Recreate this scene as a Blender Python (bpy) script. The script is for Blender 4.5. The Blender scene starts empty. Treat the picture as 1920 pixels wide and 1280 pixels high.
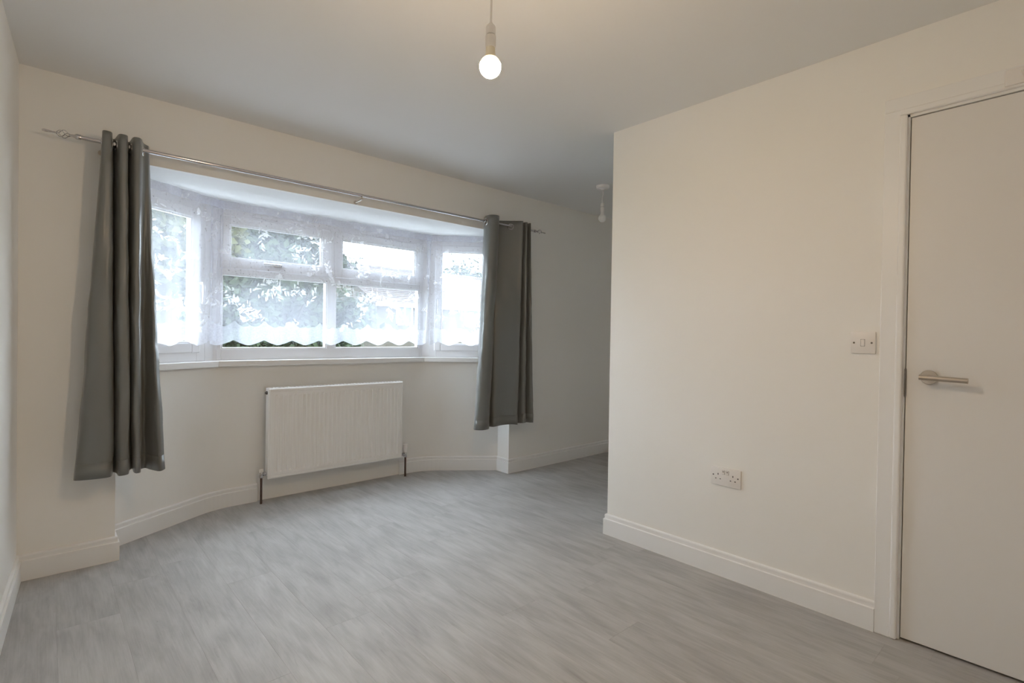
import bpy, bmesh, math, random
from mathutils import Vector, Matrix, noise

SC = bpy.context.scene
COL = SC.collection
R = math.radians

# ------------------------------------------------------------------ camera
YAW, PITCH, ROLL, FPX = R(42.067), R(-0.559), R(0.880), 975.85
fw = Vector((math.sin(YAW)*math.cos(PITCH), math.cos(YAW)*math.cos(PITCH), math.sin(PITCH)))
rt = Vector((math.cos(YAW), -math.sin(YAW), 0)); up = rt.cross(fw)
r2 = math.cos(ROLL)*rt + math.sin(ROLL)*up; u2 = -math.sin(ROLL)*rt + math.cos(ROLL)*up
cam = bpy.data.cameras.new('camera'); cam.sensor_width = 36; cam.lens = FPX/1920*36; cam.clip_start = .02; cam.clip_end = 300
co = bpy.data.objects.new('camera', cam); COL.objects.link(co)
m = Matrix((r2, u2, -fw)).transposed().to_4x4(); m.translation = (0, 0, 1.13)
co.matrix_world = m
SC.camera = co

# ------------------------------------------------------------------ sky: bright even overcast
SKY = 18.0
BULB = 590.0
w = bpy.data.worlds.new('overcast_sky'); SC.world = w; w.use_nodes = True
bg = w.node_tree.nodes['Background']; bg.inputs[0].default_value = (.80, .89, 1.0, 1); bg.inputs[1].default_value = SKY
SC.view_settings.view_transform = 'Standard'; SC.view_settings.look = 'None'
SC.view_settings.gamma = 1; SC.view_settings.use_curve_mapping = False
SC.view_settings.exposure = 0.12
SC.cycles.use_denoising = True
SC.cycles.max_bounces = 14; SC.cycles.diffuse_bounces = 10; SC.cycles.transparent_max_bounces = 24
SC.cycles.sample_clamp_indirect = 6; SC.cycles.caustics_reflective = False; SC.cycles.caustics_refractive = False

# ------------------------------------------------------------------ materials
def nmat(name):
    mt = bpy.data.materials.new(name); mt.use_nodes = True
    return mt, mt.node_tree.nodes, mt.node_tree.links, mt.node_tree.nodes['Principled BSDF']
def pmat(name, col, rough=.5, metal=0, spec=.5, bump=0, bscale=60, var=0, vscale=4):
    mt, n, l, p = nmat(name)
    p.inputs['Base Color'].default_value = (*col, 1); p.inputs['Roughness'].default_value = rough
    p.inputs['Metallic'].default_value = metal; p.inputs['Specular IOR Level'].default_value = spec
    tc = n.new('ShaderNodeTexCoord')
    if bump:
        t = n.new('ShaderNodeTexNoise'); t.inputs['Scale'].default_value = bscale; t.inputs['Detail'].default_value = 4
        b = n.new('ShaderNodeBump'); b.inputs['Strength'].default_value = bump; b.inputs['Distance'].default_value = .002
        l.new(tc.outputs['Object'], t.inputs['Vector']); l.new(t.outputs['Fac'], b.inputs['Height']); l.new(b.outputs['Normal'], p.inputs['Normal'])
    if var:
        t = n.new('ShaderNodeTexNoise'); t.inputs['Scale'].default_value = vscale; t.inputs['Detail'].default_value = 5
        l.new(tc.outputs['Object'], t.inputs['Vector'])
        r = n.new('ShaderNodeValToRGB')
        r.color_ramp.elements[0].position = .3; r.color_ramp.elements[1].position = .7
        r.color_ramp.elements[0].color = (*[c*(1-var) for c in col], 1); r.color_ramp.elements[1].color = (*[min(1, c*(1+var)) for c in col], 1)
        l.new(t.outputs['Fac'], r.inputs['Fac']); l.new(r.outputs['Color'], p.inputs['Base Color'])
    return mt

M = {}
M['wall'] = pmat('wall_paint', (.88, .874, .855), .62, spec=.3, bump=.06, bscale=180, var=.012, vscale=1.5)
M['ceil'] = pmat('ceiling_paint', (.83, .835, .84), .8, spec=.2, bump=.04, bscale=120)
M['gloss'] = pmat('white_gloss', (.87, .875, .88), .32, spec=.45)
M['door'] = pmat('door_paint', (.80, .79, .78), .4, spec=.4)
M['upvc'] = pmat('white_upvc', (.86, .87, .90), .28, spec=.5)
M['rad'] = pmat('radiator_enamel', (.90, .895, .89), .30, spec=.5)
M['plastic'] = pmat('white_plastic', (.84, .82, .81), .35, spec=.5)
M['chrome'] = pmat('chrome', (.62, .61, .62), .16, metal=1)
M['nickel'] = pmat('brushed_nickel', (.55, .51, .47), .34, metal=1)
M['steel'] = pmat('dark_steel', (.18, .17, .165), .4, metal=1)
M['copper'] = pmat('copper_pipe', (.085, .05, .04), .4, metal=.3)
M['dark'] = pmat('dark_hole', (.02, .02, .02), .6)
M['gap'] = pmat('shadow_gap', (.10, .085, .075), .8)  # dark tone painted in for shade in gaps; also colours the socket indicators
M['concrete'] = pmat('screed', (.35, .34, .33), .9, var=.1)

def fabric():
    mt, n, l, p = nmat('grey_satin')
    p.inputs['Base Color'].default_value = (.160, .164, .158, 1); p.inputs['Roughness'].default_value = .36
    p.inputs['Specular IOR Level'].default_value = .7
    p.inputs['Sheen Weight'].default_value = .25; p.inputs['Sheen Roughness'].default_value = .4
    tc = n.new('ShaderNodeTexCoord'); mp = n.new('ShaderNodeMapping'); mp.inputs['Scale'].default_value = (260, 260, 900)
    t = n.new('ShaderNodeTexNoise'); t.inputs['Scale'].default_value = 1; b = n.new('ShaderNodeBump'); b.inputs['Strength'].default_value = .12; b.inputs['Distance'].default_value = .001
    l.new(tc.outputs['Object'], mp.inputs['Vector']); l.new(mp.outputs['Vector'], t.inputs['Vector']); l.new(t.outputs['Fac'], b.inputs['Height']); l.new(b.outputs['Normal'], p.inputs['Normal'])
    return mt
M['fabric'] = fabric()

def floor_mat():
    mt, n, l, p = nmat('grey_oak_laminate')
    tc = n.new('ShaderNodeTexCoord'); oi = n.new('ShaderNodeObjectInfo')
    ofs = n.new('ShaderNodeVectorMath'); ofs.operation = 'SCALE'; ofs.inputs[0].default_value = (37, 91, 13); l.new(oi.outputs['Random'], ofs.inputs['Scale'])
    add = n.new('ShaderNodeVectorMath'); add.operation = 'ADD'; l.new(tc.outputs['Object'], add.inputs[0]); l.new(ofs.outputs[0], add.inputs[1])
    def nz(scale, sc, det, dist=0, rough=.55):
        mp = n.new('ShaderNodeMapping'); mp.inputs['Scale'].default_value = scale
        t = n.new('ShaderNodeTexNoise'); t.inputs['Scale'].default_value = sc; t.inputs['Detail'].default_value = det; t.inputs['Distortion'].default_value = dist; t.inputs['Roughness'].default_value = rough
        l.new(add.outputs[0], mp.inputs['Vector']); l.new(mp.outputs['Vector'], t.inputs['Vector']); return t
    big = nz((8, 2.0, 1), 1.0, 4, .8)         # cloudy streaks
    fine = nz((170, 5.0, 1), 1.0, 5, .4, .65)  # grain lines
    mid = nz((24, 3.6, 1), 1.0, 5, 1.4)
    # cathedral grain
    mpw = n.new('ShaderNodeMapping'); mpw.inputs['Scale'].default_value = (11, .55, 1)
    wv = n.new('ShaderNodeTexWave'); wv.wave_type = 'RINGS'; wv.inputs['Scale'].default_value = 1.6; wv.inputs['Distortion'].default_value = 7; wv.inputs['Detail'].default_value = 3; wv.inputs['Detail Scale'].default_value = .8
    l.new(add.outputs[0], mpw.inputs['Vector']); l.new(mpw.outputs['Vector'], wv.inputs['Vector'])
    def mix(a, b, f):
        x = n.new('ShaderNodeMix'); x.data_type = 'FLOAT'; x.inputs[0].default_value = f; l.new(a, x.inputs[2]); l.new(b, x.inputs[3]); return x.outputs[0]
    v = mix(big.outputs['Fac'], mid.outputs['Fac'], .45); v = mix(v, fine.outputs['Fac'], .26); v = mix(v, wv.outputs['Fac'], .06)
    rp = n.new('ShaderNodeValToRGB'); e = rp.color_ramp.elements
    e[0].position = .30; e[0].color = (.31, .296, .286, 1); e[1].position = .70; e[1].color = (.535, .527, .52, 1)
    k = rp.color_ramp.elements.new(.50); k.color = (.43, .419, .41, 1)
    l.new(v, rp.inputs['Fac'])
    fl = nz((70, 7, 1), 1.0, 4, 2.0, .7)      # sparse dark flecks and knots
    fr = n.new('ShaderNodeMapRange'); fr.inputs['From Min'].default_value = .62; fr.inputs['From Max'].default_value = .78; fr.inputs['To Min'].default_value = 0; fr.inputs['To Max'].default_value = .45
    l.new(fl.outputs['Fac'], fr.inputs['Value'])
    fm = n.new('ShaderNodeMix'); fm.data_type = 'RGBA'; fm.inputs[7].default_value = (.20, .185, .172, 1); l.new(fr.outputs[0], fm.inputs[0]); l.new(rp.outputs['Color'], fm.inputs[6])
    br = n.new('ShaderNodeMapRange'); br.inputs['To Min'].default_value = .98; br.inputs['To Max'].default_value = 1.02; l.new(oi.outputs['Random'], br.inputs['Value'])
    hs = n.new('ShaderNodeHueSaturation'); l.new(fm.outputs[2], hs.inputs['Color']); l.new(br.outputs[0], hs.inputs['Value'])
    l.new(hs.outputs['Color'], p.inputs['Base Color'])
    p.inputs['Roughness'].default_value = .52; p.inputs['Specular IOR Level'].default_value = .20
    b = n.new('ShaderNodeBump'); b.inputs['Strength'].default_value = .15; b.inputs['Distance'].default_value = .001
    l.new(fine.outputs['Fac'], b.inputs['Height']); l.new(b.outputs['Normal'], p.inputs['Normal'])
    return mt
M['floor'] = floor_mat()

def glass_mat():
    mt, n, l, p = nmat('window_glass'); n.remove(p)
    o = n['Material Output']; t = n.new('ShaderNodeBsdfTransparent'); t.inputs[0].default_value = (.95, .97, .97, 1)
    g = n.new('ShaderNodeBsdfGlossy'); g.inputs['Roughness'].default_value = .02
    x = n.new('ShaderNodeMixShader'); x.inputs[0].default_value = .05
    l.new(t.outputs[0], x.inputs[1]); l.new(g.outputs[0], x.inputs[2]); l.new(x.outputs[0], o.inputs[0]); return mt
M['glass'] = glass_mat()

def sheer(name, dens, col=(.84, .86, .95), through=.55):
    mt, n, l, p = nmat(name); n.remove(p)
    o = n['Material Output']; t = n.new('ShaderNodeBsdfTransparent')
    d = n.new('ShaderNodeBsdfDiffuse'); d.inputs[0].default_value = (*col, 1)
    tr = n.new('ShaderNodeBsdfTranslucent'); tr.inputs[0].default_value = (*col, 1)
    a = n.new('ShaderNodeMixShader'); a.inputs[0].default_value = through
    l.new(d.outputs[0], a.inputs[1]); l.new(tr.outputs[0], a.inputs[2])
    x = n.new('ShaderNodeMixShader')
    tc = n.new('ShaderNodeTexCoord'); nz = n.new('ShaderNodeTexNoise'); nz.inputs['Scale'].default_value = 90
    mr = n.new('ShaderNodeMapRange'); mr.inputs['To Min'].default_value = dens*.8; mr.inputs['To Max'].default_value = min(1, dens*1.2)
    l.new(tc.outputs['Object'], nz.inputs['Vector']); l.new(nz.outputs['Fac'], mr.inputs['Value']); l.new(mr.outputs[0], x.inputs[0])
    l.new(t.outputs[0], x.inputs[1]); l.new(a.outputs[0], x.inputs[2]); l.new(x.outputs[0], o.inputs[0]); return mt
M['net'] = sheer('net_voile', .255)
M['net_dense'] = sheer('net_border', .38)
M['net_motif'] = sheer('net_embroidery', .50, (.95, .95, .97), .72)

def emit(name, col, s):
    mt, n, l, p = nmat(name)
    p.inputs['Base Color'].default_value = (.9, .88, .85, 1); p.inputs['Emission Color'].default_value = (*col, 1); p.inputs['Emission Strength'].default_value = s
    return mt
M['bulb_on'] = emit('lit_bulb', (1.0, .75, .48), BULB)
M['bulb_glow'] = emit('bulb_shoulder_glow', (1.0, .80, .50), 3.0)
M['bulb_off'] = pmat('frosted_bulb', (.86, .86, .86), .3)
M['bulb_neck'] = pmat('bulb_neck', (.82, .76, .62), .4)  # yellowed to carry the warm glow on the lit bulb's neck
# outside
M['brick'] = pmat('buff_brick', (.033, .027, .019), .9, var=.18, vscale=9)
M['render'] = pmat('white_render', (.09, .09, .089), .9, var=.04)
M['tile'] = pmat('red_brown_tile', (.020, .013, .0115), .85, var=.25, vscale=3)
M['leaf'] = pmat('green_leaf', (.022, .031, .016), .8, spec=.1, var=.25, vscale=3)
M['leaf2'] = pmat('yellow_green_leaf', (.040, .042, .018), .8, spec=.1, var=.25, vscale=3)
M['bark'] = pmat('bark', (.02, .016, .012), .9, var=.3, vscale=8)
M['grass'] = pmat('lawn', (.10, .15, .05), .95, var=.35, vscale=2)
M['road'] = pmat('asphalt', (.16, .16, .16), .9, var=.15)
M['bounce_paving'] = pmat('bounce_concrete', (.20, .195, .19), .9, var=.08)
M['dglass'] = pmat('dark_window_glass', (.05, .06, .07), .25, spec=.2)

# ------------------------------------------------------------------ mesh helpers
class MB:
    def __init__(s): s.b = bmesh.new()
    def box(s, x0, x1, y0, y1, z0, z1, bev=0, mx=None, seg=2):
        b = bmesh.new()
        bmesh.ops.create_cube(b, size=1, matrix=Matrix.Translation(((x0+x1)/2, (y0+y1)/2, (z0+z1)/2)) @ Matrix.Diagonal((abs(x1-x0), abs(y1-y0), abs(z1-z0), 1)))
        if bev: bmesh.ops.bevel(b, geom=b.edges[:], offset=bev, segments=seg, affect='EDGES', profile=.5)
        s.join(b, mx); return s
    def join(s, b, mx=None):
        if mx is not None: bmesh.ops.transform(b, matrix=mx, verts=b.verts)
        t = bpy.data.meshes.new('t'); b.to_mesh(t); b.free(); s.b.from_mesh(t); bpy.data.meshes.remove(t)
    def raw(s, vs, fs):
        bv = [s.b.verts.new(v) for v in vs]
        for f in fs:
            try: s.b.faces.new([bv[i] for i in f])
            except ValueError: pass
        return s
    def prism(s, poly, z0, z1, mx=None):
        n = len(poly); vs = [(p[0], p[1], z0) for p in poly] + [(p[0], p[1], z1) for p in poly]
        fs = [list(range(n))[::-1], list(range(n, 2*n))] + [[i, (i+1) % n, n+(i+1) % n, n+i] for i in range(n)]
        if mx is not None: vs = [mx @ Vector(v) for v in vs]
        return s.raw(vs, fs)
    def lathe(s, prof, n=24, mx=None):
        vs = []; fs = []
        for (r, z) in prof:
            for i in range(n):
                a = 2*math.pi*i/n; vs.append(Vector((r*math.cos(a), r*math.sin(a), z)))
        for j in range(len(prof)-1):
            for i in range(n): fs.append([j*n+i, j*n+(i+1) % n, (j+1)*n+(i+1) % n, (j+1)*n+i])
        fs.append(list(range(n))[::-1]); fs.append([(len(prof)-1)*n+i for i in range(n)])
        if mx is not None: vs = [mx @ v for v in vs]
        return s.raw(vs, fs)
    def tube(s, pts, rad, n=10, cap=True):
        pts = [Vector(p) for p in pts]; rings = []; N = len(pts)
        rads = rad if isinstance(rad, (list, tuple)) else [rad]*N
        ref = None
        for i, p in enumerate(pts):
            t = (pts[min(i+1, N-1)]-pts[max(i-1, 0)]).normalized()
            if ref is None: ref = Vector((0, 0, 1)) if abs(t.z) < .9 else Vector((1, 0, 0))
            a = t.cross(ref).normalized(); b = a.cross(t).normalized(); ref = b
            rings.append([p+rads[i]*(math.cos(2*math.pi*k/n)*a+math.sin(2*math.pi*k/n)*b) for k in range(n)])
        vs = [v for r_ in rings for v in r_]
        fs = [[i*n+k, i*n+(k+1) % n, (i+1)*n+(k+1) % n, (i+1)*n+k] for i in range(N-1) for k in range(n)]
        if cap: fs += [list(range(n))[::-1], [(N-1)*n+k for k in range(n)]]
        return s.raw(vs, fs)
    def build(s, name, mat, parent=None, smooth=False, angle=40):
        bmesh.ops.recalc_face_normals(s.b, faces=s.b.faces)
        me = bpy.data.meshes.new(name)
        if smooth:
            for f in s.b.faces: f.smooth = True
            lim = R(angle)
            for e in s.b.edges:
                if len(e.link_faces) == 2 and e.calc_face_angle(0) > lim: e.smooth = False
        s.b.to_mesh(me); s.b.free(); me.materials.append(mat if not isinstance(mat, str) else M[mat])
        o = bpy.data.objects.new(name, me); COL.objects.link(o)
        if parent: o.parent = parent
        return o
def grid_obj(name, P, mat, parent=None, thick=0):
    nr, nc = len(P), len(P[0]); vs = [v for row in P for v in row]
    fs = [[i*nc+j, i*nc+j+1, (i+1)*nc+j+1, (i+1)*nc+j] for i in range(nr-1) for j in range(nc-1)]
    me = bpy.data.meshes.new(name); me.from_pydata(vs, [], fs); me.materials.append(M[mat])
    for p in me.polygons: p.use_smooth = True
    o = bpy.data.objects.new(name, me); COL.objects.link(o)
    if parent: o.parent = parent
    if thick:
        s = o.modifiers.new('thickness', 'SOLIDIFY'); s.thickness = thick; s.offset = 0
    return o
def empty(name):
    o = bpy.data.objects.new(name, None); COL.objects.link(o); o.empty_display_size = .05; return o
def tag(o, label, cat, group=None):
    o['label'] = label; o['category'] = cat
    if group: o['group'] = group
    return o
def struct(o, label=None):
    o['kind'] = 'structure'
    if label: o['label'] = label
    return o
def V2(p): return Vector((p[0], p[1]))
def offs(pts, d):
    """offset an open plan polyline to its left by d with mitred corners"""
    pts = [V2(p) for p in pts]; out = []
    for i, p in enumerate(pts):
        ns = []
        if i > 0: t = (p-pts[i-1]).normalized(); ns.append(Vector((-t.y, t.x)))
        if i < len(pts)-1: t = (pts[i+1]-p).normalized(); ns.append(Vector((-t.y, t.x)))
        if len(ns) == 2:
            b = (ns[0]+ns[1]).normalized(); out.append(p+b*(d/max(.2, b.dot(ns[0]))))
        else: out.append(p+ns[0]*d)
    return out
def sweep(name, pts, prof, mat, sign=-1, parent=None):
    """sweep a closed (offset, z) profile along a plan polyline; the profile stands on the right of the path for sign -1"""
    rails = [offs(pts, sign*o_) for (o_, z_) in prof]; n = len(prof); mb = MB(); vs = []; fs = []
    for i in range(len(pts)):
        for k in range(n): vs.append((rails[k][i].x, rails[k][i].y, prof[k][1]))
    for i in range(len(pts)-1):
        for k in range(n): fs.append([i*n+k, i*n+(k+1) % n, (i+1)*n+(k+1) % n, (i+1)*n+k])
    fs += [list(range(n))[::-1], [(len(pts)-1)*n+k for k in range(n)]]
    mb.raw(vs, fs); return mb.build(name, mat, parent)
def fillet(p0, p1, p2, rad, n=8):
    p0, p1, p2 = V2(p0), V2(p1), V2(p2); a = (p0-p1).normalized(); b = (p2-p1).normalized()
    ang = a.angle(b); d = rad/math.tan(ang/2); s, e = p1+a*d, p1+b*d
    return [(s*(1-t)**2+p1*2*t*(1-t)+e*t*t) for t in [i/n for i in range(n+1)]]
def catmull(P, sub=6):
    P = [Vector(p) for p in P]; out = []
    for i in range(len(P)-1):
        p0 = P[max(0, i-1)]; p1 = P[i]; p2 = P[i+1]; p3 = P[min(len(P)-1, i+2)]
        for k in range(sub):
            t = k/sub; out.append(.5*((2*p1)+(p2-p0)*t+(2*p0-5*p1+4*p2-p3)*t*t+(3*p1-p0-3*p2+p3)*t**3))
    out.append(P[-1]); return out

# ------------------------------------------------------------------ room dimensions
H = 2.305; WY = 3.195; PX = 2.426; PY = 1.844; SOF = 1.967; SILL = .946
A, B, C, D = Vector((.27, 3.385)), Vector((.82, 3.725)), Vector((2.365, 3.725)), Vector((2.865, 3.335))
def lx(y): return -.082+(y-3.195)*.055          # face of the left wall
BACK = -.55; AX = 4.35
bay = [A, B, C, D]
curve = [A]+fillet(A, B, C, .42)+fillet(B, C, D, .42)+[D]
def bay_y(x):
    if x < A.x or x > D.x: return WY
    if x < B.x: return A.y+(B.y-A.y)*(x-A.x)/(B.x-A.x)
    if x > C.x: return C.y+(D.y-C.y)*(x-C.x)/(D.x-C.x)
    return B.y

# ------------------------------------------------------------------ shell
outer = offs(bay, .27)
slab = [(-.75, BACK-.2), (AX+.25, BACK-.2), (AX+.25, WY+.25), (D.x+.3, WY+.25)]+[tuple(p) for p in outer[::-1]]+[(A.x-.3, WY+.25), (-.75, WY+.25)]
mb = MB(); mb.prism(slab, -.25, -.008); floor = struct(mb.build('floor', 'concrete'), 'grey wood-effect laminate floor')
mb = MB(); mb.prism([(-.75, BACK-.2), (AX+.25, BACK-.2), (AX+.25, WY+.25), (-.75, WY+.25)], H, H+.2); struct(mb.build('ceiling', 'ceil'), 'plain white ceiling')
mb = MB(); mb.prism([(A.x-.15, WY+.25), (A.x, WY+.03), (D.x, WY+.03), (D.x+.15, WY+.25)]+[tuple(p) for p in outer[::-1]], SOF, SOF+.2)
struct(mb.build('ceiling_bay', 'ceil'), 'lowered white ceiling of the bay window')
mb = MB(); mb.prism([(lx(BACK-.2), BACK-.2), (lx(WY+.25), WY+.25), (lx(WY+.25)-.25, WY+.25), (lx(BACK-.2)-.25, BACK-.2)], -.02, H+.02); struct(mb.build('wall_left', 'wall'))
mb = MB(); mb.box(-.75, AX+.25, BACK-.2, BACK, -.02, H+.02); struct(mb.build('wall_back', 'wall'))
# front wall: two piers and the header over the bay, one continuous wall
mb = MB()
mb.box(-.6, A.x, WY, WY+.25, -.02, H+.02); mb.box(D.x, AX+.25, WY, WY+.25, -.02, H+.02); mb.box(A.x, D.x, WY, WY+.0299, SOF, H+.02)
struct(mb.build('wall_front', 'wall'), 'cream wall around and above the bay window')
bo = offs(curve, .25)
mb = MB(); mb.prism([tuple(p) for p in curve]+[tuple(p) for p in bo[::-1]], -.02, SILL-.036); struct(mb.build('wall_bay', 'wall', smooth=True, angle=25), 'curved cream wall below the bay window')
# right wall with the door opening
DY1, DY0, DZ = .475, -.315, 1.992
mb = MB(); mb.box(PX, PX+.1, DY1, PY, -.02, H+.01); mb.box(PX, PX+.1, BACK-.02, DY0, -.02, H+.01); mb.box(PX, PX+.1, DY0, DY1, DZ, H+.01)
struct(mb.build('wall_right', 'wall'), 'cream partition wall with the door')
mb = MB(); mb.box(PX+.1, AX+.25, PY-.1, PY, -.02, H+.01); struct(mb.build('wall_alcove', 'wall'))
mb = MB(); mb.box(AX, AX+.25, BACK-.02, WY+.02, -.02, H+.01); struct(mb.build('wall_far_right', 'wall'))

# laminate planks, each its own board
random.seed(4)
PW, PL = .192, 1.22
k = 0; x = -.34
while x < AX:
    y = BACK-.05-random.random()*PL; cmax = x+PW
    top = max(bay_y(x), bay_y(cmax), bay_y((x+cmax)/2))+.03
    low = (PY-.03) if x > PX else BACK-.02
    while y < top:
        y0, y1 = max(y, low), min(y+PL, top)
        if y1-y0 > .02:
            mb = MB(); xa = max(x, lx(y1)-.04)
            if x+PW-xa > .02:
                cx, cy = (xa+x+PW)/2, (y0+y1)/2
                mb.box(xa-cx, x+PW-cx, y0-cy, y1-cy, -.008, 0, bev=.0006, seg=1)
                o = mb.build('plank', 'floor', floor); o.location = (cx, cy, 0)
        y += PL
    x += PW

# ------------------------------------------------------------------ skirting
SK = [(0, 0), (.017, 0), (.017, .0885), (.0162, .0900), (.0112, .0912), (.0104, .0935), (.0106, .101), (.0112, .108), (.0105, .1125), (.0075, .1155), (.003, .117), (0, .117)]
def arc_cut(path, x0, x1):
    """part of a plan path between two x values"""
    out = []
    for i in range(len(path)-1):
        p, q = path[i], path[i+1]
        for xx in (x0, x1):
            if p.x < xx < q.x and (xx == x0): out.append(p.lerp(q, (xx-p.x)/(q.x-p.x)))
        if x0 <= q.x <= x1: out.append(q)
        if p.x < x1 < q.x: out.append(p.lerp(q, (x1-p.x)/(q.x-p.x)))
    if path[0].x >= x0: out = [path[0]]+out
    return out
left_path = [(lx(BACK), BACK), (lx(WY), WY), (A.x, WY), tuple(A)]+[tuple(p) for p in arc_cut(curve, A.x-.01, 1.075)[1:]]
struct(sweep('baseboard_left', left_path[:2], SK, 'gloss'))
struct(sweep('baseboard_front_left', left_path[1:], SK, 'gloss'))
right_path = [tuple(p) for p in arc_cut(curve, 2.145, D.x+.01)]+[(D.x, WY), (AX, WY)]
struct(sweep('baseboard_front_right', right_path, SK, 'gloss'))
struct(sweep('baseboard_right', [(AX, PY), (PX, PY), (PX, .543)], SK, 'gloss'))
struct(sweep('baseboard_far_right', [(AX, WY), (AX, PY)], SK, 'gloss'))
struct(sweep('baseboard_back', [(PX, BACK), (lx(BACK), BACK)], SK, 'gloss'))

# ------------------------------------------------------------------ windows of the bay
WL = offs(bay, .033); WA, WB, WC, WD = WL
def facet(P, Q):
    t = (Q-P).normalized(); L = (Q-P).length
    mx = Matrix(((t.x, -t.y, 0, P.x), (t.y, t.x, 0, P.y), (0, 0, 1, 0), (0, 0, 0, 1)))   # local: u along, n outward, z up
    return mx, L
def ring(u0, u1, z0, z1, w_, n0, n1, mx, bev=.004, wb=None, wt=None):
    wb = wb or w_; wt = wt or w_; mb = MB()
    mb.box(u0, u0+w_, n0, n1, z0, z1, bev, mx); mb.box(u1-w_, u1, n0, n1, z0, z1, bev, mx)
    mb.box(u0+w_-.002, u1-w_+.002, n0, n1, z0, z0+wb, bev, mx); mb.box(u0+w_-.002, u1-w_+.002, n0, n1, z1-wt, z1, bev, mx)
    return mb
def pane(u0, u1, z0, z1, mx, parent, nn=.03):
    mb = MB(); mb.box(u0-.004, u1+.004, nn, nn+.02, z0-.004, z1+.004, 0, mx); return mb.build('pane', 'glass', parent)
def bead(u0, u1, z0, z1, mx, parent, n0, n1):
    return ring(u0-.002, u1+.002, z0-.002, z1+.002, .011, n0, n1, mx, .003).build('glazing_bead', 'upvc', parent)
def lever(u, z, mx, parent, horiz=True, mat='upvc'):
    mb = MB()
    if horiz:
        mb.box(u-.012, u+.04, -.022, -.012, z-.010, z+.010, .003, mx)
        pts = [mx @ Vector((u+.03, -.024, z)), mx @ Vector((u+.028, -.045, z)), mx @ Vector((u+.01, -.052, z)), mx @ Vector((u-.05, -.05, z+.002)), mx @ Vector((u-.085, -.046, z+.002))]
    else:
        mb.box(u-.012, u+.012, -.022, -.012, z-.025, z+.045, .003, mx)
        pts = [mx @ Vector((u, -.024, z+.03)), mx @ Vector((u, -.045, z+.028)), mx @ Vector((u, -.052, z+.01)), mx @ Vector((u, -.05, z-.07)), mx @ Vector((u, -.045, z-.10))]
    mb.tube(pts, [.007, .008, .0085, .008, .006], 8); return mb.build('handle', mat, parent, smooth=True)
def sash(u0, u1, z0, z1, w_, mx, parent, wb=None):
    s = ring(u0, u1, z0, z1, w_, -.012, .04, mx, .006, wb=wb).build('sash', 'upvc', parent)
    wb = wb or w_
    pane(u0+w_, u1-w_, z0+wb, z1-w_, mx, s, .012); bead(u0+w_, u1-w_, z0+wb, z1-w_, mx, s, -.006, .012); return s
def sill_board(P, Q, parent, i):
    """one straight length of sill over the bay wall, mitred at the corners"""
    inn = offs([A, Vector((B.x, B.y)), Vector((C.x, C.y)), D], -.037)
    out = offs(bay, .10); a, b, c, d = inn[i], inn[i+1], out[i+1], out[i]
    if i == 0: a = Vector((A.x+.001, a.y+(A.x+.001-a.x)*(b.y-a.y)/(b.x-a.x))); d = Vector((A.x+.001, d.y+.03))
    if i == 2: b = Vector((D.x-.001, b.y+(D.x-.001-b.x)*(b.y-a.y)/(b.x-a.x))); c = Vector((D.x-.001, c.y+.03))
    mb = MB(); g = .0006; t = (Q-P).normalized()*g
    mb.prism([tuple(a+t), tuple(b-t), tuple(c-t), tuple(d+t)], SILL-.036, SILL)
    es = [e for e in mb.b.edges if all(v.co.z > SILL-.01 for v in e.verts)]
    bmesh.ops.bevel(mb.b, geom=es, offset=.004, segments=2, affect='EDGES', profile=.5)
    return mb.build('window_sill', 'gloss', parent)

mxl, Ll = facet(WA, WB); mxc, Lc = facet(WB, WC); mxr, Lr = facet(WC, WD)
Z0, Z1 = SILL, SOF
# left casement
w1 = struct(empty('window_1'), 'left casement of the bay window'); w1.location = (WA.x, WA.y, SILL)
# centre: two fixed lights with two top-hung vents
w2 = struct(empty('window_2'), 'wide middle window of the bay with two top vents'); w2.location = (WB.x, WB.y, SILL)
w3 = struct(empty('window_3'), 'right casement of the bay window'); w3.location = (WC.x, WC.y, SILL)
bpy.context.view_layer.update()
WINP = []
def wp(o, par):
    o.matrix_parent_inverse = par.matrix_world.inverted(); return o
n_before = set(bpy.data.objects)
# left
ring(.0, .595, Z0, Z1, .062, 0, .07, mxl, .004, wb=.058, wt=.09).build('frame', 'upvc', w1)
s = sash(.05, .552, 1.000, 1.886, .061, mxl, w1); lever(.535, 1.40, mxl, s, False)
sill_board(WA, WB, w1, 0)
# centre
x0 = -.006
ring(.018, Lc-.004, Z0, Z1, .03, 0, .07, mxc, .004, wb=.075, wt=.085).build('frame', 'upvc', w2)
mu = 1.5845-WB.x
mb = MB(); mb.box(mu-.0325, mu+.0325, 0, .07, Z0+.07, Z1-.08, .004, mxc); mb.build('mullion', 'upvc', w2)
for (ua, ub) in ((.048, mu-.0325), (mu+.0325, Lc-.04)):
    mb = MB(); mb.box(ua-.004, ub+.004, .001, .069, 1.508, 1.572, .004, mxc); mb.build('transom', 'upvc', w2)
    pane(ua, ub, 1.021, 1.508, mxc, w2); bead(ua, ub, 1.021, 1.508, mxc, w2, .004, .03)
    s = sash(ua-.012, ub+.012, 1.545, 1.886, .056, mxc, w2, wb=.066); lever((ua+ub)/2-.02 if ua < .5 else (ua+ub)/2+.12, 1.588, mxc, s, True, 'nickel' if ua < .5 else 'upvc')
    mb = MB(); mb.box((ua+ub)/2-.17, (ua+ub)/2+.17, -.010, 0, 1.897, 1.915, .003, mxc); mb.build('trickle_vent', 'upvc', w2)
sill_board(WB, WC, w2, 1)
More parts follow.
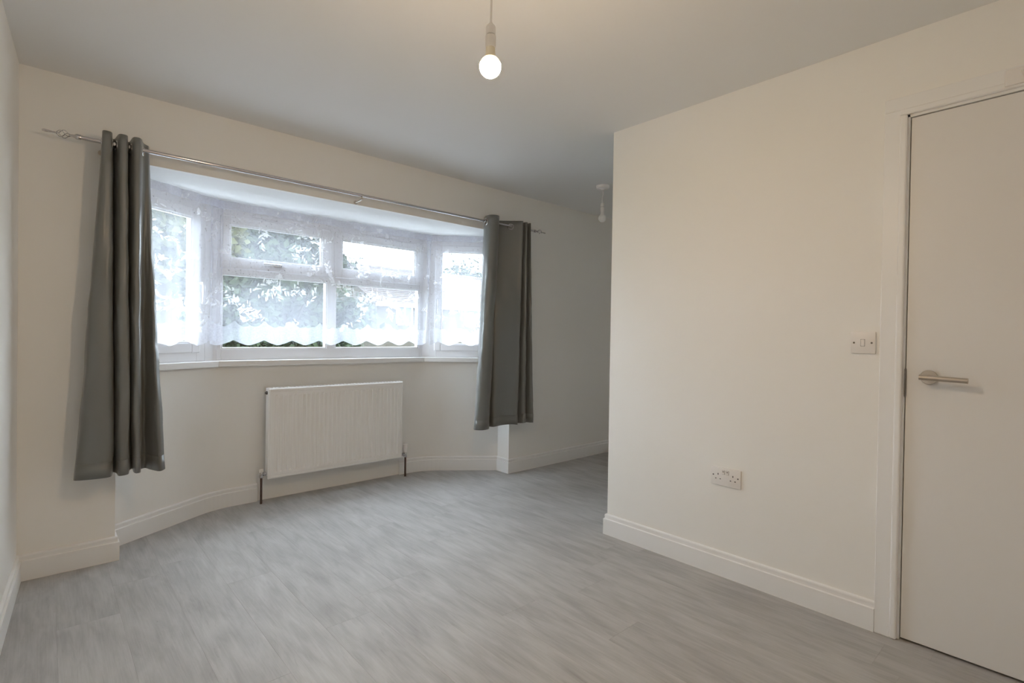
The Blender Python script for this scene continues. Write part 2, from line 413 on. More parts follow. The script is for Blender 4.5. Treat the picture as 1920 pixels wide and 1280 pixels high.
# right
ring(.052, Lr, Z0, Z1, .062, 0, .07, mxr, .004, wb=.058, wt=.09).build('frame', 'upvc', w3)
s = sash(.098, Lr-.05, 1.000, 1.886, .055, mxr, w3); lever(.118, 1.40, mxr, s, False)
sill_board(WC, WD, w3, 2)
for o in set(bpy.data.objects)-n_before:
    if o.parent in (w1, w2, w3): wp(o, o.parent)
# corner posts
def post(name, P, dl, dr):
    n = (Vector((-dr.y, dr.x))+Vector((-dl.y, dl.x))).normalized()
    mb = MB(); a, b = P-dl*(.062 if name == 'trim_1' else .006), P+dr*(.020 if name == 'trim_1' else .054)
    q = P-n*.002
    mb.prism([tuple(a), tuple(q), tuple(b), tuple(b+n*.075), tuple(a+n*.075)], SILL, SOF); return struct(mb.build(name, 'upvc'), 'white corner post of the bay window')
dl, dc, dr = (WB-WA).normalized(), (WC-WB).normalized(), (WD-WC).normalized()
post('trim_1', WB, dl, dc); post('trim_2', WC, dc, dr)

# ------------------------------------------------------------------ door in the right wall
d1 = struct(empty('door_1'), 'plain white flush door in the right wall')
mb = MB(); mb.box(PX+.003, PX+.043, DY0+.016, .4615, .009, 1.9755, .0015); leaf = mb.build('door_leaf', 'door', d1)
mb = MB(); mb.box(PX-.001, PX+.1, .4645, DY1, 0, DZ, .001); mb.box(PX-.001, PX+.1, DY0, DY0+.0135, 0, DZ, .001); mb.box(PX-.001, PX+.1, DY0, DY1, 1.979, DZ, .001)
mb.build('door_lining', 'gloss', d1)
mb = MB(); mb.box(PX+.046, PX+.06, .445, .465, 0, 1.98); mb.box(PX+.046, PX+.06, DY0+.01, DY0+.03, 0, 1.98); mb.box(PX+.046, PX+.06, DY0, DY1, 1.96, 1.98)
mb.build('door_stop', 'gap', d1)  # stop coloured dark to paint in the shade of the door gap
mb = MB()
def arch(y0, y1, z0, z1):
    mb.box(PX-.014, PX, y0, y1, z0, z1, .002)
arch(.492, .543, 0, 2.009); mb.box(PX-.019, PX, .471, .494, 0, 1.988, .006, seg=3)
arch(DY0-.068, DY0-.017, 0, 2.009); mb.box(PX-.019, PX, DY0-.019, DY0+.004, 0, 1.988, .006, seg=3)
arch(DY0-.068, .543, 2.009, 2.059); mb.box(PX-.019, PX, DY0-.019, .494, 1.988, 2.011, .006, seg=3)
mb.build('architrave', 'gloss', d1)
mb = MB(); mb.box(PX-.003, PX+.02, .4605, .466, .925, 1.03, .0008); mb.build('strike_plate', 'steel', d1)
# lever handle
mb = MB(); mxh = Matrix.Translation((PX+.003, .392, 1.003)) @ Matrix.Rotation(-math.pi/2, 4, 'Y')
mb.lathe([(.0255, 0), (.026, .002), (.026, .0075), (.0245, .009)], 32, mxh)
hd = mb.build('door_handle', 'nickel', d1, smooth=True, angle=35)
mb = MB(); mb.lathe([(.0095, .008), (.0095, .052)], 16, mxh); mb.tube([(PX-.050, .413, 1.0035), (PX-.050, .392, 1.003), (PX-.050, .34, 1.0015), (PX-.050, .277, .9995)], .0095, 16)
mb.build('lever', 'nickel', hd, smooth=True, angle=50)
# small hook on the frame head above the door
mb = MB(); mb.box(PX-.026, PX-.014, .10, .205, 1.995, 2.05, .004)
mb.tube([(PX-.026, .165, 2.035), (PX-.034, .163, 2.03), (PX-.036, .160, 2.022), (PX-.030, .158, 2.013)], .004, 8)
tag(mb.build('frame_bracket', 'plastic'), 'small white bracket with a hook fixed to the frame head above the door', 'bracket')

# ------------------------------------------------------------------ curtain pole
RY, RZ = 3.102, 2.008
rod = tag(empty('curtain_pole'), 'thin chrome curtain pole with cage finials across the bay opening', 'curtain pole'); rod.location = (1.56, WY, RZ)
bpy.context.view_layer.update()
def rp(o): o.matrix_parent_inverse = rod.matrix_world.inverted(); return o
mb = MB(); mb.tube([(.11, RY, RZ), (1.5, RY, RZ)], .0095, 16); mb.tube([(1.47, RY, RZ), (3.045, RY, RZ)], .008, 16)
rp(mb.build('pole', 'chrome', rod, smooth=True))
def finial(x, d):
    mb = MB(); mxx = Matrix.Translation((x, RY, RZ)) @ Matrix.Rotation(d*math.pi/2, 4, 'Y')
    mb.lathe([(.0115, -.012), (.0125, -.008), (.0125, .004), (.010, .008), (.006, .012), (.004, .030)], 16, mxx)
    for j in range(4):   # twisted cage
        pts = []
        for i in range(15):
            t = i/14; a = j*math.pi/2+t*math.pi*1.1; rr = .002+.0165*math.sin(math.pi*t)**1.1
            pts.append(mxx @ Vector((rr*math.cos(a), rr*math.sin(a), .024+.052*t)))
        mb.tube(pts, .0018, 6)
    mb.lathe([(.0042, .074), (.0036, .085), (.0052, .104), (.0060, .112), (.0048, .119), (.001, .122)], 12, mxx)
    rp(mb.build('finial', 'chrome', rod, smooth=True))
finial(.115, -1); finial(3.04, 1)
for bx in (.205, 1.50, 2.93):
    mb = MB(); mb.lathe([(.012, 0), (.012, .004), (.009, .007)], 20, Matrix.Translation((bx, WY, RZ-.028)) @ Matrix.Rotation(math.pi/2, 4, 'X'))
    mb.tube([(bx, WY-.004, RZ-.028), (bx, WY-.06, RZ-.028), (bx, RY+.006, RZ-.026), (bx, RY, RZ-.018)], .0055, 10)
    mb.tube([(bx, RY+.0125*math.cos(a), RZ+.0125*math.sin(a)) for a in [R(200+i*20) for i in range(8)]], .0035, 8)
    mb.lathe([(.005, -.024), (.006, -.020), (.006, -.012)], 10, Matrix.Translation((bx, RY, RZ)))
    rp(mb.build('bracket', 'nickel', rod, smooth=True))

# ------------------------------------------------------------------ eyelet curtains
def curtain(pts, ztop, zbot, label, seed, kink=None):
    """pts: (x_top, y_top, x_bottom, y_bottom) plan controls of the folds"""
    root = tag(empty('curtain'), label, 'curtain', 'grey eyelet curtains on the pole')
    top = catmull([(p[0], p[1], 0) for p in pts], 7); bot = catmull([(p[2], p[3], 0) for p in pts], 7)
    rows = 46; P = []; nc = len(top)
    for i in range(rows):
        t = i/(rows-1); row = []; e = t**1.15
        for j in range(nc):
            p = top[j].lerp(bot[j], e); u = j/(nc-1)
            ww = .006*t*(noise.noise(Vector((u*9+seed, t*5, seed)))) + .004*noise.noise(Vector((u*22, t*16, seed+4)))*min(1, t*3)
            wy = .010*t*(noise.noise(Vector((u*7, t*4, seed+9)))) + .004*noise.noise(Vector((u*20+3, t*18, seed)))*min(1, t*3)
            z = ztop+(zbot+.012*noise.noise(Vector((u*6, 2, seed)))-ztop)*t
            if kink: wy += kink(u, z)
            row.append((p.x+ww, min(p.y+wy, 3.183 if p.x < A.x-.005 or p.x > D.x+.005 else 9), z))
        P.append(row)
    grid_obj('drape', P, 'fabric', root, .0022)
    # stitched bottom hem
    hem = [[(v[0], v[1]-.0022, v[2]) for v in P[k]] for k in (rows-3, rows-1)]
    grid_obj('hem', hem, 'fabric', root, .0015)
    # chrome eyelets where the cloth crosses the pole
    for j in range(nc-1):
        a, b = top[j], top[j+1]
        if (a.y-RY)*(b.y-RY) < 0:
            t = (RY-a.y)/(b.y-a.y); p = a.lerp(b, t); tg = (b-a).normalized(); nrm = Vector((-tg.y, tg.x, 0))
            q = Vector((0, 0, 1)); mb = MB()
            cen = Vector((p.x, p.y, RZ-.006))
            mb.tube([cen+.0215*(math.cos(a_)*tg+math.sin(a_)*q) for a_ in [2*math.pi*i/24 for i in range(25)]], .0052, 8, cap=False)
            mb.build('eyelet', 'chrome', root, smooth=True)
    return root
Lp = [(.215, 3.150, .118, 3.150), (.203, 3.085, .108, 3.09), (.204, 3.050, .130, 3.050), (.222, 3.046, .190, 3.032), (.236, 3.062, .240, 3.048), (.243, 3.145, .257, 3.135), (.254, 3.148, .263, 3.138),
      (.262, 3.060, .268, 3.052), (.280, 3.046, .303, 3.046), (.295, 3.062, .316, 3.075), (.299, 3.143, .320, 3.145), (.311, 3.146, .328, 3.148), (.317, 3.060, .330, 3.056), (.336, 3.046, .350, 3.058),
      (.349, 3.064, .359, 3.10), (.357, 3.100, .362, 3.150), (.364, 3.122, .385, 3.172), (.375, 3.138, .408, 3.120), (.386, 3.150, .432, 3.062), (.392, 3.168, .456, 3.078)]
def lk(u, z): return (.02*math.exp(-((z-1.06)/.035)**2)-.012*math.exp(-((z-1.0)/.03)**2))*max(0, (u-.8)*5)
curtain(Lp, 2.048, .446, 'grey satin eyelet curtain bunched beside the pale left wall', 1.3, lk)
Rp = [(2.545, 3.165, 2.480, 3.160), (2.520, 3.110, 2.432, 3.105), (2.520, 3.055, 2.402, 3.055), (2.560, 3.030, 2.440, 3.022), (2.598, 3.046, 2.515, 3.040), (2.622, 3.100, 2.560, 3.090), (2.650, 3.155, 2.585, 3.130), (2.690, 3.165, 2.590, 3.070),
      (2.767, 3.102, 2.660, 3.066), (2.815, 3.055, 2.760, 3.050), (2.838, 3.036, 2.808, 3.038), (2.854, 3.060, 2.826, 3.075), (2.860, 3.130, 2.838, 3.125), (2.873, 3.135, 2.856, 3.125), (2.880, 3.066, 2.872, 3.055),
      (2.893, 3.044, 2.898, 3.038), (2.906, 3.066, 2.918, 3.070), (2.912, 3.130, 2.930, 3.125), (2.924, 3.135, 2.948, 3.125), (2.930, 3.066, 2.968, 3.060), (2.934, 3.045, 2.990, 3.040)]
def rk(u, z): return .010*math.sin((z*1.0+u*2)*38)*math.exp(-((z-.86)/.16)**2)*max(0, 1-u*5)
curtain(Rp, 2.050, .428, 'grey satin eyelet curtain hanging beside the alcove, one eyelet showing', 5.1, rk)

# ------------------------------------------------------------------ net curtains
random.seed(11)
def net(P, Q, ztop, label, phase, gather, lean0=0, lean1=0, nmotif=40, amp=.006, sc_amp=.034, per=.19, zb=1.045):
    """a voile net on a wire from P to Q; lean shifts the ends of the bottom edge along the wire"""
    P, Q = V2(P), V2(Q); L = (Q-P).length; t = (Q-P)/L; n = Vector((-t.y, t.x))
    root = tag(empty('net_curtain'), label, 'net curtain', 'net curtains in the bay')
    def S(u, v, o=0):     # u metres along, v 0 top .. 1 bottom
        k = u/L; sh = (lean0*(1-k)+lean1*k)*v
        wv = amp*math.sin(u*gather+phase)+amp*.7*math.sin(u*gather*2.3+phase*2)*(.5+.5*v)+.004*noise.noise(Vector((u*6, v*3, phase)))
        zz = ztop+(zb+sc_amp*(1-abs(math.sin(math.pi*(u+phase*.05)/per)))**.8*1.0-ztop)*v
        p = P+t*(u+sh)+n*(wv+o); return Vector((p.x, p.y, zz))
    nc = max(24, int(L*90))
    us = [L*j/nc for j in range(nc+1)]
    def vt(u): return .855+.022*abs(math.sin(math.pi*(u+.05)/(per*.5)))+.012*noise.noise(Vector((u*30, phase, 0)))
    grid_obj('voile', [[S(u, i/20*vt(u)) for u in us] for i in range(21)], 'net', root)
    grid_obj('scalloped_border', [[S(u, vt(u)+(1-vt(u))*i/6) for u in us] for i in range(7)], 'net_dense', root)
    grid_obj('heading_tape', [[S(u, v, -.002) for u in us] for v in (0, .03, .055)], 'net_dense', root)
    grid_obj('side_hem', [[S(min(L, max(0, u)), v/20, -.002) for u in (0, .008)] for v in range(21)], 'net_dense', root)
    grid_obj('side_hem', [[S(u, v/20, -.002) for u in (L-.008, L)] for v in range(21)], 'net_dense', root)
    wire = MB(); wire.tube([(P.x+n.x*.014, P.y+n.y*.014, ztop-.008), (Q.x+n.x*.014, Q.y+n.y*.014, ztop-.008)], .002, 6); wire.build('wire', 'plastic', root)
    vs, fs = [], []; Hn = ztop-zb
    def leafshape(u, z, ang, ln, wd):
        c, s_ = math.cos(ang), math.sin(ang); sh = [(0, 0), (.25, .42), (.55, .5), (.85, .25), (1, 0), (.85, -.2), (.55, -.42), (.25, -.38)]
        i0 = len(vs)
        for (a, b) in sh:
            uu, zz = u+ln*a*c-wd*b*s_, z+ln*a*s_+wd*b*c
            vs.append(S(min(L-.004, max(.004, uu)), min(.99, max(.02, zz/Hn)), -.0025))
        fs.append(list(range(i0, i0+len(sh))))
    for _ in range(nmotif):
        u, z = random.uniform(.02, L-.02), random.uniform(.06, Hn*.84); an = random.uniform(0, 6.28); cv = random.uniform(-6, 6)
        for i in range(random.randint(4, 8)):
            st = .019; u2_, z2_ = u+st*math.cos(an), z+st*math.sin(an)
            if not (0 < u2_ < L and .03 < z2_ < Hn*.9): break
            leafshape(u, z, an, st, .003)
            leafshape(u2_, z2_, an+random.uniform(.5, 1.0)*random.choice((-1, 1)), random.uniform(.022, .046), random.uniform(.007, .014))
            u, z = u2_, z2_; an += cv*st
        if random.random() < .35:
            for q in range(5): leafshape(u, z, q*1.2566+an, .022, .015)
    me = bpy.data.meshes.new('embroidery'); me.from_pydata(vs, [], fs); me.materials.append(M['net_motif'])
    o = bpy.data.objects.new('embroidery', me); COL.objects.link(o); o.parent = root; o['kind'] = 'stuff'
    return root
NI = offs(bay, -.020)
net((NI[0].x+.035, NI[0].y+.015), (NI[1].x+.028, NI[1].y-.002), SOF-.006, 'white floral net hanging before the bay light beside the pale left wall', .4, 42, nmotif=34, lean1=-.01)
net((NI[1].x-.045, NI[1].y-.016), (NI[2].x+.045, NI[2].y-.022), SOF-.006, 'wide white floral net with scalloped edge before the two middle windows', 1.1, 30, nmotif=95, lean1=-.045, lean0=.0)
net((NI[2].x+.01, NI[2].y-.004), (NI[3].x-.03, NI[3].y+.012), SOF-.006, 'white floral net hanging before the bay light nearest the alcove', 2.2, 34, nmotif=22, lean0=.03)

# ------------------------------------------------------------------ radiator under the window
rad = tag(empty('radiator'), 'white ribbed panel radiator on the wall under the bay window', 'radiator')
X0, X1, RF, RB, RZ0, RZ1 = 1.108, 2.108, 3.606, 3.662, .162, .762
def rad_front():
    n = 30; m_ = .034; pit = (X1-X0-2*m_)/n
    xs = [X0, X0+.008, X0+.012, X0+.016]; dx = [0.006, 0, 0.0016, 0]; ch = [0, 0, 0, 0]
    for i in range(n):
        c = X0+m_+pit*(i+.5)
        for o_, d_ in ((-.0095, 0), (-.0065, 1), (.0065, 1), (.0095, 0)): xs.append(c+o_); dx.append(0); ch.append(d_)
    xs += [X1-.016, X1-.012, X1-.008, X1]; dx += [0, .0016, 0, .006]; ch += [0]*4
    zs = [RZ0, RZ0+.006, RZ0+.018, RZ0+.021, RZ0+.024, RZ0+.040, RZ0+.049, RZ1-.052, RZ1-.043, RZ1-.024, RZ1-.021, RZ1-.018, RZ1-.006, RZ1]
    zd = [.006, 0, 0, .0016, 0, 0, 0, 0, 0, 0, .0016, 0, 0, .006]; zc = [0]*6+[1, 1]+[0]*6
    P = []
    for z, d_, c_ in zip(zs, zd, zc):
        P.append([(x_, RF+max(d_, e_)+.0042*c_*k_, z) for x_, e_, k_ in zip(xs, dx, ch)])
    o = grid_obj('front_panel', P, 'rad', rad)
    for p in o.data.polygons: p.use_smooth = False
rad_front()
mb = MB(); mb.box(X0+.001, X1-.001, RF+.005, RF+.016, RZ0+.001, RZ1-.001, .002); mb.build('water_panel', 'rad', rad)
for xx in (X0-.001, X1-.001):
    mb = MB(); mb.box(xx, xx+.002, RF+.006, RB, RZ0+.02, RZ1+.002, .0006); mb.build('side_panel', 'rad', rad)
mb = MB()
for i in range(40):
    xx = X0+.012+i*(X1-X0-.024)/39; mb.box(xx-.004, xx+.004, RF+.018, RB-.006, RZ1-.001, RZ1+.002)
mb.box(X0, X1, RF+.012, RF+.019, RZ1-.012, RZ1+.002, .001); mb.box(X0, X1, RB-.007, RB, RZ1-.012, RZ1+.002, .001)
mb.build('top_grille', 'rad', rad)
mb = MB()   # convector fins behind
for i in range(44):
    xx = X0+.02+i*(X1-X0-.04)/43; mb.box(xx-.0005, xx+.0005, RF+.016, RB-.004, RZ0+.06, RZ1-.03)
mb.build('convector_fins', 'rad', rad)
for xx in (X0+.18, X1-.18):
    mb = MB(); mb.box(xx-.02, xx+.02, RB-.002, B.y+.001, RZ0+.10, RZ1-.10, .002); mb.build('wall_bracket', 'rad', rad)
mb = MB(); mb.lathe([(.011, 0), (.011, .008), (.006, .009), (.006, .014)], 12, Matrix.Translation((X0-.001, 3.636, RZ1-.030)) @ Matrix.Rotation(-math.pi/2, 4, 'Y')); mb.build('bleed_valve', 'steel', rad, smooth=True)
def valve(x, z, trv, s):
    y = 3.642
    mb = MB(); mb.tube([(x, y, z-.012), (x, y, .0)], .0075, 12); mb.build('pipe', 'copper', rad, smooth=True)
    mb = MB(); mb.lathe([(.0125, 0), (.013, .002), (.013, .018), (.0105, .02), (.0105, .034), (.009, .038)], 12, Matrix.Translation((x, y, z-.024)))
    mb.lathe([(.008, -.002), (.008, .012), (.014, .013), (.014, .026), (.009, .027), (.009, .044)], 12, Matrix.Translation((x, y, z)) @ Matrix.Rotation(s*math.pi/2, 4, 'Y'))
    v = mb.build('valve', 'chrome', rad, smooth=True, angle=30)
    if trv:
        mb = MB(); mb.lathe([(.013, .014), (.0165, .017), (.0175, .022), (.0175, .026), (.0185, .028), (.0195, .072), (.018, .080), (.010, .083)], 20, Matrix.Translation((x, y, z)))
        mb.build('valve_head', 'plastic', v, smooth=True, angle=50)
    else:
        mb = MB(); mb.lathe([(.011, .012), (.0125, .014), (.0125, .03), (.010, .034)], 16, Matrix.Translation((x, y, z))); mb.build('valve_cap', 'plastic', v, smooth=True, angle=50)
valve(1.077, .196, False, 1); valve(2.158, .178, True, -1)

# ------------------------------------------------------------------ switch and socket on the right wall
sw = tag(empty('light_switch'), 'white single light switch on the wall beside the door frame', 'light switch'); sw.location = (PX, .601, 1.126)
mb = MB(); mb.box(-.009, 0, -.043, .043, -.043, .043, .003); mb.build('plate', 'plastic', sw, smooth=True, angle=30)
rk_ = MB(); rk_.box(-.0125, -.008, -.0065, .0065, -.013, .013, .002); rk_.build('rocker', 'plastic', sw)
mb = MB(); mb.box(-.0095, -.008, -.0073, .0073, -.0138, .0138); mb.build('rocker_gap_shade', 'gap', sw)  # dark outline painting the shade in the gap round the rocker
for yy in (-.030, .030):
    mb = MB(); mb.lathe([(.0038, 0), (.0034, .0012)], 12, Matrix.Translation((-.009, yy, 0)) @ Matrix.Rotation(-math.pi/2, 4, 'Y')); mb.build('screw', 'steel', sw)
so = tag(empty('power_socket'), 'white twin power socket low on the right wall above the skirting', 'power socket'); so.location = (PX, 1.147, .475)
mb = MB(); mb.box(-.010, 0, -.073, .073, -.043, .043, .003); mb.build('plate', 'plastic', so, smooth=True, angle=30)
for c_ in (-.036, .036):
    for (dy, dz, hy, hz) in ((0, .010, .002, .004), (-.011, -.012, .0033, .002), (.011, -.012, .0033, .002)):
        mb = MB(); mb.box(-.0103, -.008, c_+dy-hy, c_+dy+hy, dz-hz, dz+hz); mb.build('pin_hole', 'dark', so)
for c_ in (-.010, .010):
    mb = MB(); mb.box(-.0135, -.009, c_-.006, c_+.006, .013, .031, .002); k_ = mb.build('rocker', 'plastic', so)
    mb = MB(); mb.box(-.0104, -.009, c_-.0068, c_+.0068, .0122, .0318); mb.build('rocker_gap_shade', 'steel', so)  # dark backing drawn as the shaded gap round each rocker
    mb = MB(); mb.box(-.0138, -.0132, c_-.0028, c_+.0028, .023, .0275); mb.build('indicator', 'gap', k_)
for yy in (-.060, .060):
    mb = MB(); mb.lathe([(.0036, 0), (.0032, .0012)], 12, Matrix.Translation((-.010, yy, .004)) @ Matrix.Rotation(-math.pi/2, 4, 'Y')); mb.build('screw', 'steel', so)

# ------------------------------------------------------------------ pendant lights
def pendant(x, y, zb, lit, label, drop):
    root = tag(empty('pendant_light'), label, 'pendant light', 'bare bulb pendants'); root.location = (x, y, zb)
    top = H-zb
    mb = MB(); mb.lathe([(.050, top), (.050, top-.008), (.046, top-.022), (.018, top-.026), (.010, top-.034)], 32); mb.build('ceiling_rose', 'plastic', root, smooth=True, angle=40)
    mb = MB(); N = 12; mb.tube([(.006*math.sin(i/N*math.pi)*(1 if lit else .3), .004*math.sin(i/N*2*math.pi), .122+(top-.03-.122)*i/N) for i in range(N+1)], .0033, 8); mb.build('cord', 'plastic', root, smooth=True)
    mb = MB(); mb.lathe([(.0132, .088), (.0138, .090), (.0138, .108), (.012, .113), (.006, .119), (.0035, .124)], 24); cap = mb.build('lamp_holder', 'plastic', root, smooth=True, angle=35)
    mb = MB(); mb.lathe([(.0125, .086), (.0125, .0885)], 24); mb.build('shade_ring', 'steel', cap)
    mb = MB(); mb.lathe([(.0138, .052), (.0150, .054), (.0150, .084), (.0135, .0865)], 24); mb.build('holder_skirt', 'plastic', cap, smooth=True, angle=35)
    mb = MB(); mb.lathe([(.0200, .0215), (.0160, .028), (.0138, .036), (.0130, .056)], 24); mb.build('bulb_neck', 'bulb_neck' if lit else 'bulb_off', root, smooth=True)
    dome = [(.030*math.sin(a), -.030*math.cos(a)) for a in [R(2+i*8.583) for i in range(13)]]
    mb = MB(); mb.lathe(dome, 32); bl = mb.build('bulb', 'bulb_on' if lit else 'bulb_off', root, smooth=True)
    sh = [(.0301*math.sin(a), -.0301*math.cos(a)) for a in [R(105+i*6) for i in range(6)]]+[(.0190, .0232)]
    mb = MB(); mb.lathe(sh, 32); mb.build('bulb_shoulder', 'bulb_glow' if lit else 'bulb_off', bl, smooth=True)
    return root
pendant(.929, 1.138, 1.885, True, 'lit bare bulb hanging on a white cord in the main room', .4)
pendant(3.215, 2.541, 2.055, False, 'unlit bare bulb pendant hanging in the alcove past the partition', .25)

# ------------------------------------------------------------------ outside: street of houses and trees seen from an upper floor
GZ = -2.75
mb = MB(); mb.box(-60, 90, 4.6, 120, GZ-.3, GZ); struct(mb.build('ground', 'grass'))
mb = MB(); mb.box(-60, 90, 9.5, 15, GZ, GZ+.02); struct(mb.build('road', 'road'))
mb = MB(); mb.box(-30, 40, 4.7, 9.4, GZ, GZ+.03); struct(mb.build('bounce_forecourt', 'bounce_paving'))  # unseen slab added to bounce daylight up to the bay ceiling
def house(x0, x1, y0, y1, ze, zr, wins, wall, label, chim=None):
    root = tag(empty('house'), label, 'house', 'houses across the street'); root.location = ((x0+x1)/2, y0, GZ)
    bpy.context.view_layer.update()
    def hp(o): o.matrix_parent_inverse = root.matrix_world.inverted(); return o
    mb = MB(); mb.box(x0, x1, y0, y1, GZ, ze); ym = (y0+y1)/2
    mb.raw([(x0, y0, ze), (x0, y1, ze), (x0, ym, zr-.1)], [(0, 1, 2)]); mb.raw([(x1, y0, ze), (x1, y1, ze), (x1, ym, zr-.1)], [(0, 1, 2)])
    hp(mb.build('wall', wall, root))
    n = 22; ov = .35
    yy0, zz0 = y0-ov, ze-ov*(zr-ze)/(ym-y0)
    for i in range(n):       # stepped tile courses, front slope
        t0, t1 = i/n, (i+1.25)/n; mb = MB()
        ya, za, yb, zb_ = yy0+(ym-yy0)*t0, zz0+(zr-zz0)*t0, yy0+(ym-yy0)*min(1, t1), zz0+(zr-zz0)*min(1, t1)
        mb.raw([(x0-.3, ya, za+.05), (x1+.3, ya, za+.05), (x1+.3, yb, zb_+.012), (x0-.3, yb, zb_+.012), (x0-.3, ya, za), (x1+.3, ya, za), (x1+.3, yb, zb_-.03), (x0-.3, yb, zb_-.03)],
               [(0, 1, 2, 3), (7, 6, 5, 4), (0, 4, 5, 1), (1, 5, 6, 2), (2, 6, 7, 3), (3, 7, 4, 0)])
        hp(mb.build('tile_course', 'tile', root))
    mb = MB(); mb.raw([(x0-.3, ym, zr), (x1+.3, ym, zr), (x1+.3, y1+ov, zz0), (x0-.3, y1+ov, zz0), (x0-.3, ym, zr-.06), (x1+.3, ym, zr-.06), (x1+.3, y1+ov, zz0-.06), (x0-.3, y1+ov, zz0-.06)],
                      [(0, 1, 2, 3), (7, 6, 5, 4), (0, 4, 5, 1), (1, 5, 6, 2), (2, 6, 7, 3), (3, 7, 4, 0)]); hp(mb.build('rear_roof', 'tile', root))
    mb = MB(); mb.tube([(x0-.3, ym, zr), (x1+.3, ym, zr)], .11, 8); hp(mb.build('ridge', 'tile', root))
    mb = MB(); mb.box(x0-.2, x1+.2, y0-ov-.02, y0-ov+.05, zz0-.12, zz0+.02); hp(mb.build('gutter', 'upvc', root))
    for (wx0, wx1, wz0, wz1) in wins:
        mb = MB(); fwid = .07
        for (a, b, c, d) in ((wx0, wx0+fwid, wz0, wz1), (wx1-fwid, wx1, wz0, wz1), (wx0, wx1, wz0, wz0+fwid), (wx0, wx1, wz1-fwid, wz1), ((wx0+wx1)/2-.035, (wx0+wx1)/2+.035, wz0, wz1)):
            mb.box(a, b, y0-.05, y0+.02, c, d)
        f = hp(mb.build('window', 'upvc', root))
        for (a, b) in ((wx0+fwid, (wx0+wx1)/2-.035), ((wx0+wx1)/2+.035, wx1-fwid)):
            mb = MB(); mb.box(a, b, y0-.02, y0+.01, wz0+fwid, wz1-fwid); mb.build('pane', 'dglass', f)
    if chim:
        mb = MB(); mb.box(chim-.35, chim+.35, ym-.4, ym+.4, zr-.6, zr+.9); hp(mb.build('chimney', wall, root))
    return root
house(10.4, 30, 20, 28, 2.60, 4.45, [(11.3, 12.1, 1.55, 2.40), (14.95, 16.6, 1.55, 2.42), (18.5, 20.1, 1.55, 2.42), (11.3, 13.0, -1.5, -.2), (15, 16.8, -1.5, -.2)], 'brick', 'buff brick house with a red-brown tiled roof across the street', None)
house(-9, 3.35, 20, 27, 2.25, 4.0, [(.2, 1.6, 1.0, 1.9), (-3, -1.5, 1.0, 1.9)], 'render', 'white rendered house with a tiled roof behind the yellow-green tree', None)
house(6.0, 9.4, 34, 41, 2.6, 5.0, [(6.7, 7.9, 1.4, 2.3)], 'brick', 'narrow buff brick house half hidden behind the big green tree', None)
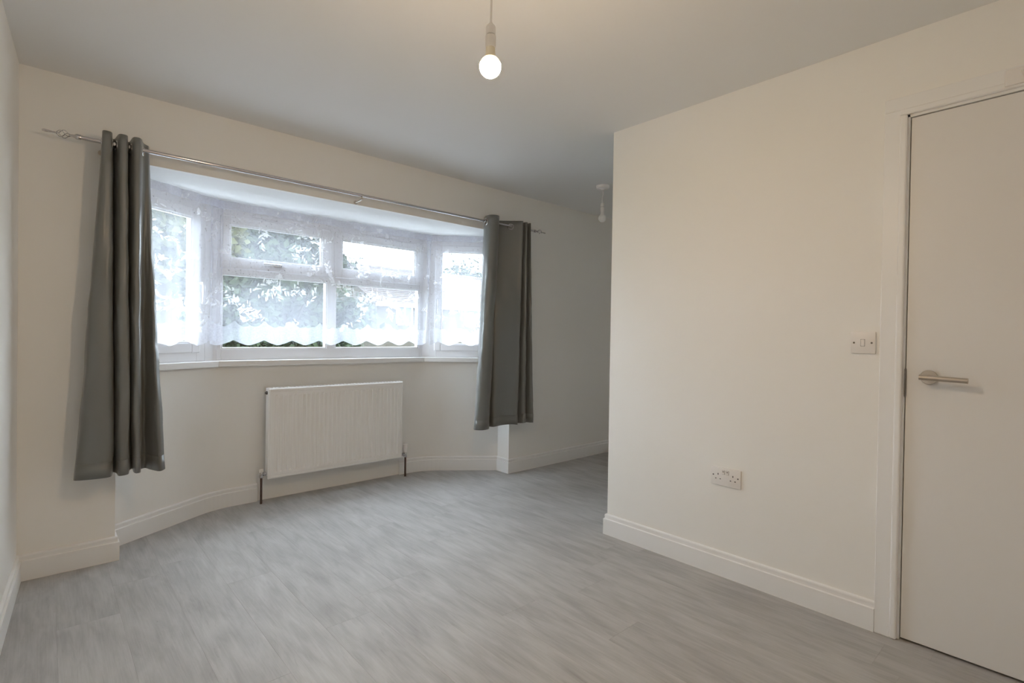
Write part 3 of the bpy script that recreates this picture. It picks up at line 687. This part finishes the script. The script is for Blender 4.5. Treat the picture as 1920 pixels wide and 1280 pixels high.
def tree(x, y, zc, rx, rz, nleaf, mat, label, seed, lf=.13, gz=GZ):
    rnd = random.Random(seed); root = tag(empty('tree'), label, 'tree', 'trees outside the bay'); root.location = (x, y, gz)
    mb = MB(); zt = zc-gz
    mb.tube([(0, 0, 0), (.05, .03, zt*.35), (-.04, .02, zt*.7), (0, 0, zt+rz*.5)], [.16, .13, .10, .03], 8)
    for k in range(9):
        a = k*2.4; z0_ = zt-rz*.55+k*rz*.1; mb.tube([(0, 0, z0_), (rx*.35*math.cos(a), rx*.35*math.sin(a), z0_+rz*.2), (rx*.75*math.cos(a), rx*.75*math.sin(a), z0_+rz*.45)], [.055, .035, .012], 6)
    mb.build('trunk', 'bark', root, smooth=True)
    vs, fs = [], []; clumps = []
    for _ in range(60):
        while True:
            p = Vector((rnd.uniform(-1, 1), rnd.uniform(-1, 1), rnd.uniform(-1, 1)))
            if .2 < p.length < 1: break
        clumps.append(Vector((p.x*rx, p.y*rx, zt+p.z*rz)))
    for _ in range(nleaf):
        c = rnd.choice(clumps); d = Vector((rnd.gauss(0, 1), rnd.gauss(0, 1), rnd.gauss(0, .8)))*(rx*.13); p = c+d
        a = Vector((rnd.gauss(0, 1), rnd.gauss(0, 1), rnd.gauss(0, .6))).normalized(); b = a.cross(Vector((rnd.gauss(0, 1), rnd.gauss(0, 1), rnd.gauss(0, 1)))).normalized()
        s_ = lf*rnd.uniform(.6, 1.2); i0 = len(vs); vs += [p, p+a*s_*.5+b*s_*.3, p+a*s_, p+a*s_*.5-b*s_*.3]; fs.append((i0, i0+1, i0+2, i0+3))
    me = bpy.data.meshes.new('foliage'); me.from_pydata(vs, [], fs); me.materials.append(M[mat]); o = bpy.data.objects.new('foliage', me); COL.objects.link(o); o.parent = root; o['kind'] = 'stuff'
    return root
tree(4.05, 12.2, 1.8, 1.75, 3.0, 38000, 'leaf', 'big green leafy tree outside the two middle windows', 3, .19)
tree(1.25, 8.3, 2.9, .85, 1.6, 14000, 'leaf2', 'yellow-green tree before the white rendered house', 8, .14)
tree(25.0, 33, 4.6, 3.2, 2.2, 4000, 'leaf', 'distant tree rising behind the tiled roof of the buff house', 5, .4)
def hedge(x0, x1, y, z0, z1, label, seed):
    rnd = random.Random(seed); vs, fs = [], []
    root = tag(empty('hedge'), label, 'hedge'); root.location = ((x0+x1)/2, y, z0)
    mb = MB(); mb.box(x0-root.location.x+.15, x1-root.location.x-.15, -.25, .25, 0, z1-z0-.2, .1); mb.build('core', 'bark', root)
    for _ in range(4000):
        p = Vector((rnd.uniform(x0, x1)-root.location.x, rnd.uniform(-.45, .45), rnd.uniform(0, z1-z0)+rnd.gauss(0, .05)))
        a = Vector((rnd.gauss(0, 1), rnd.gauss(0, 1), rnd.gauss(0, 1))).normalized(); b = a.cross(Vector((rnd.gauss(0, 1), rnd.gauss(0, 1), rnd.gauss(0, 1)))).normalized()
        s_ = .12; i0 = len(vs); vs += [p, p+a*s_*.5+b*s_*.3, p+a*s_, p+a*s_*.5-b*s_*.3]; fs.append((i0, i0+1, i0+2, i0+3))
    me = bpy.data.meshes.new('foliage'); me.from_pydata(vs, [], fs); me.materials.append(M['leaf']); o = bpy.data.objects.new('foliage', me); COL.objects.link(o); o.parent = root; o['kind'] = 'stuff'
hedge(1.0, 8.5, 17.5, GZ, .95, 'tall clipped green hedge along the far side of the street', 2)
